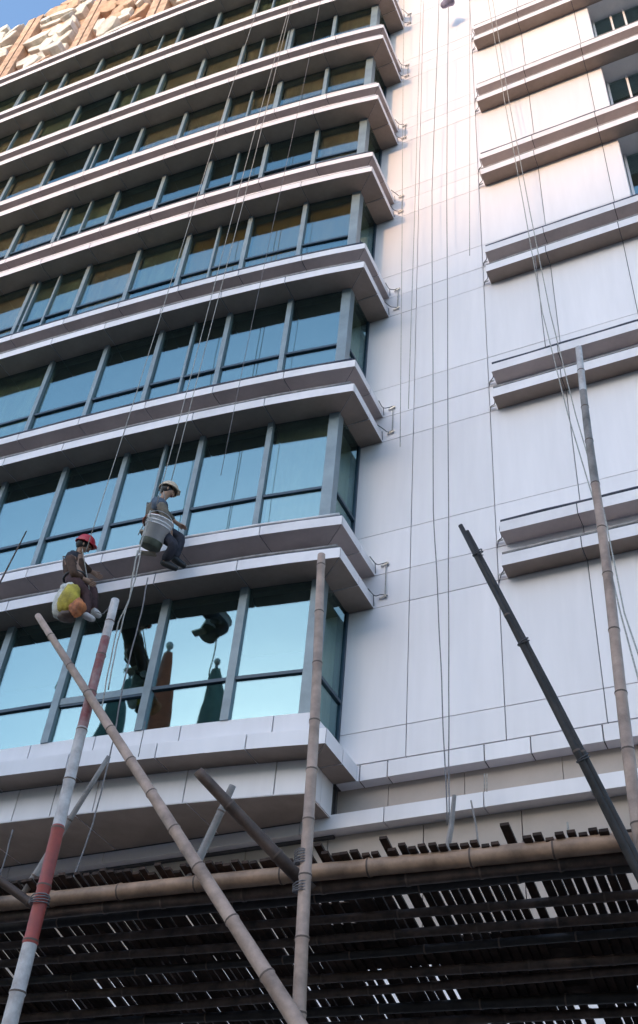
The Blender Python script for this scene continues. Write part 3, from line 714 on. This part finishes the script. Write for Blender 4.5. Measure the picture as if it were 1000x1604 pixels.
# sack
SK = empty('tool_sack', at((108, 945), -2.26), 'bulging yellow and white woven sack tied below the worker in the red helmet', 'sack')
def lump(name, c, rx, ry, rz, m, seed, amp=.22):
    rd = random.Random(seed); o = sphere(name, c, rx, ry, rz, m, SK, n=28, k=18)
    ph = [rd.uniform(0, 6) for _ in range(6)]
    for v in o.data.vertices:
        k = v.co.normalized(); d = 1 + amp * (.45 * math.sin(k.x * 4 + ph[0]) * math.cos(k.z * 3 + ph[1]) + .16 * math.sin(k.z * 12 + ph[2] + k.x * 9) + .12 * math.sin(k.x * 19 + k.y * 12 + ph[3]) + .2 * math.cos(k.z * 2.4)); v.co = v.co * d
    return o
lump('bag', at((109, 938), -2.26), .14, .12, .25, M['sack_y'], 1); lump('lining', at((98, 944), -2.22), .12, .11, .25, M['sack_w'], 2)
lump('cloth', at((122, 952), -2.28), .10, .085, .13, M['sack_o'], 3, .3); lump('bag_top', at((106, 925), -2.2), .12, .09, .13, M['sack_w'], 4)
lump('bag_bottom', at((105, 966), -2.24), .12, .1, .07, M['bamboo_b'], 5)

# ================================================================== ROPES OF THE WORKERS
TOPZ = 36.6
def line_up(label, p, y, m, y2=None, r=.009, **k):
    a = at(p, y); top = Vector((a.x, yf(a.x) - .16 if y2 is None else y2, TOPZ)); return rope(label, [top, a], m, r * .72, 26, 0, .03, **k)
line_up('pale safety rope running up the facade from the worker in the red helmet', (134, 866), -2.2, M['rope_w'])
line_up('pale rope running up from the back of the worker in the cream helmet', (246, 790), -2.1, M['rope_w'])
line_up('pale rope running up past the head of the worker in the cream helmet', (269, 752), -2.0, M['rope_w'])
line_up('thin grey rope over the glass right of the two workers', (346, 745), -1.9, M['rope_g'], r=.006)
# seat suspension
for nm, P_, s in (('cream', J2, sb2), ('red', J1, sb1)):
    kx = P_['chest'] + Vector((.05, -.05, .35))
    rope('short sling rope holding the plank seat of the worker in the %s helmet' % nm, [s + Vector((-.2, -.05, 0)), kx, s + Vector((.22, .05, 0))], M['rope_w'], .008, 8, 0, 0, group=None)
# tails that hang below the workers
def rp(label, pix, y, m, r=.008, dy=0.): return rope(label, [at(p, y + dy * k) for k, p in enumerate(pix)], m, r, 5, 0, .004, group='rope tails below the workers')
rp('white rope tail twisting beside the tip of the red and white pole', [(216, 862), (207, 910), (203, 938), (186, 975), (168, 1060), (158, 1120)], -2.9, M['rope_w'])
rp('second white rope tail beside the tip of the red and white pole', [(221, 862), (213, 905), (204, 935), (196, 960), (182, 1015), (170, 1080)], -2.95, M['rope_w'])
rp('grey rope tail hanging from the bucket across the lower window', [(232, 905), (222, 960), (206, 1020), (192, 1080), (178, 1160), (165, 1215), (146, 1290), (112, 1385)], -3.0, M['rope_g'])
rp('slack thin cord looping from the shoes of the worker in the red helmet', [(150, 958), (162, 962), (172, 950), (178, 938)], -2.6, M['rope_g'], .006)
rp('faint cord hanging down at the lower left edge', [(20, 1300), (10, 1340), (0, 1370), (-10, 1400)], -4.0, M['rope_g'], .006)
rp('short cord hanging in front of the lower window beside the pale diagonal pole', [(228, 1130), (220, 1170), (217, 1185)], -1.6, M['rope_g'], .006)
rp('pale rope reaching from the worker in the cream helmet down past the window', [(236, 800), (222, 850), (212, 880), (206, 915)], -2.3, M['rope_w'], .010)
# ropes on the main wall
a = at((700, 1292), -1.2); rope('long rope down the middle of the white wall, slightly bowed', [at((688, 0), -.45), at((677, 300), -.3), at((679, 800), -.3), at((691, 1040), -.5), at((701, 1292), -1.2)], M['rope_g'], .0075, 8, 0, .006)
rope('long straight rope down the middle of the white wall, right of the bowed one', [at((703, -60), -.4), at((700, 300), -.3), at((703, 800), -.3), at((703, 1080), -.5), at((704, 1292), -1.25)], M['rope_g'], .0075, 8, 0, .004)
for k, (p0, p1, lab) in enumerate((((633, 0), (627, 700), 'faint pale rope down the white wall close to the bay sunshades'), ((660, 0), (640, 640), 'faint pale cord on the white wall left of the bowed rope'), ((736, 0), (736, 400), 'faint pale cord high on the white wall right of the straight rope'))):
    rope(lab, [at(p0, -.35), at(p1, -.30)], M['rope_w'], .006, 10, 0, .004)
rope('pair of ropes slanting down the right wall, left one', [at((765, 0), -.5), at((790, 155), -.6), at((822, 330), -.75), at((850, 490), -.95), at((890, 650), -1.3), at((935, 800), -1.8), at((972, 960), -2.6), at((1010, 1100), -3.4)], M['rope_w'], .008, 6, 0, 0)
rope('pair of ropes slanting down the right wall, right one', [at((772, 0), -.5), at((797, 155), -.6), at((830, 330), -.75), at((862, 490), -.95), at((902, 650), -1.3), at((946, 800), -1.8), at((978, 960), -2.6), at((1012, 1060), -3.4)], M['rope_w'], .008, 6, 0, 0)
rope('short grey rope hanging under the right wall sunshade by the pair of ropes', [at((838, 400), -.34), at((855, 545), -.34)], M['rope_g'], .007, 6, 0, .004)
for k, px in enumerate((759, 763)):
    rope(('left' if k == 0 else 'right') + ' one of two short pale cords in front of the beige recess', [at((px, 1212), -.3), at((px, 1240), -.3)], M['rope_w'], .006, 3, 0, 0)
# bundle hanging high on the ropes
BN = sphere('bundle', at((701, 3), -.5), .16, .12, .22, M['bundle'], None, n=14, k=10)
for v in BN.data.vertices:
    k = v.co; v.co = k * (1 + .25 * math.sin(k.x * 20 + k.z * 13))
tag(BN, 'grey purple cloth bundle tied to the wall ropes at the top edge', 'bundle')

# ================================================================== FLAGPOLES behind the viewer (seen as reflections in the lowest windows)
def flag(label, pix, m, yrefl, h=2.6, seed=1):
    """find the real place from the reflected one: mirror across the glass line"""
    Q = at(pix, yrefl); x0 = at(pix, yg(-6.6)).x; mm = (yg(x0 + .05) - yg(x0 - .05)) / .1
    n = Vector((mm, -1, 0)).normalized(); d = (Q - Vector((x0, yg(x0), Q.z))).dot(n); T_ = Q - n * 2 * d
    P = empty('flagpole', (T_.x, T_.y, GZ), label, 'flagpole', 'flagpoles across the street')
    g = Geo(); g.tube([Vector((T_.x, T_.y, GZ)), T_ + Vector((0, 0, .3))], [.12, .06], 10); g.build('pole', M['steel'], P, True)
    sphere('finial', T_ + Vector((0, 0, .30)), .13, .13, .15, M['steel'], P)
    V, Fc = [], []; n_ = 14; st = 16; Hh = h
    for i in range(st + 1):
        t = i / st; rr = .12 + .95 * t
        for j in range(n_): a = 2 * math.pi * j / n_; k = 1 + .25 * math.sin(a * 4 + t * 2 + seed); V.append((T_.x + math.cos(a) * rr * k, T_.y + math.sin(a) * rr * k * .6, T_.z - t * Hh))
    for i in range(st):
        for j in range(n_): a = i * n_ + j; b_ = i * n_ + (j + 1) % n_; Fc.append((a, b_, b_ + n_, a + n_))
    mk('flag_cloth', V, Fc, m, P, True)
flag('tall flagpole with a dull red flag furled round it', (277, 1024), M['flag_r'], 13, 9)
flag('tall flagpole with a dark green flag furled round it, right of the red one', (330, 1052), M['flag_g'], 13, 8, 2)
flag('tall flagpole with a dark green flag furled round it, left of the red one', (197, 1062), M['flag_g'], 13, 8, 3)

S.render.resolution_x = 638; S.render.resolution_y = 1024
S.render.engine = 'CYCLES'
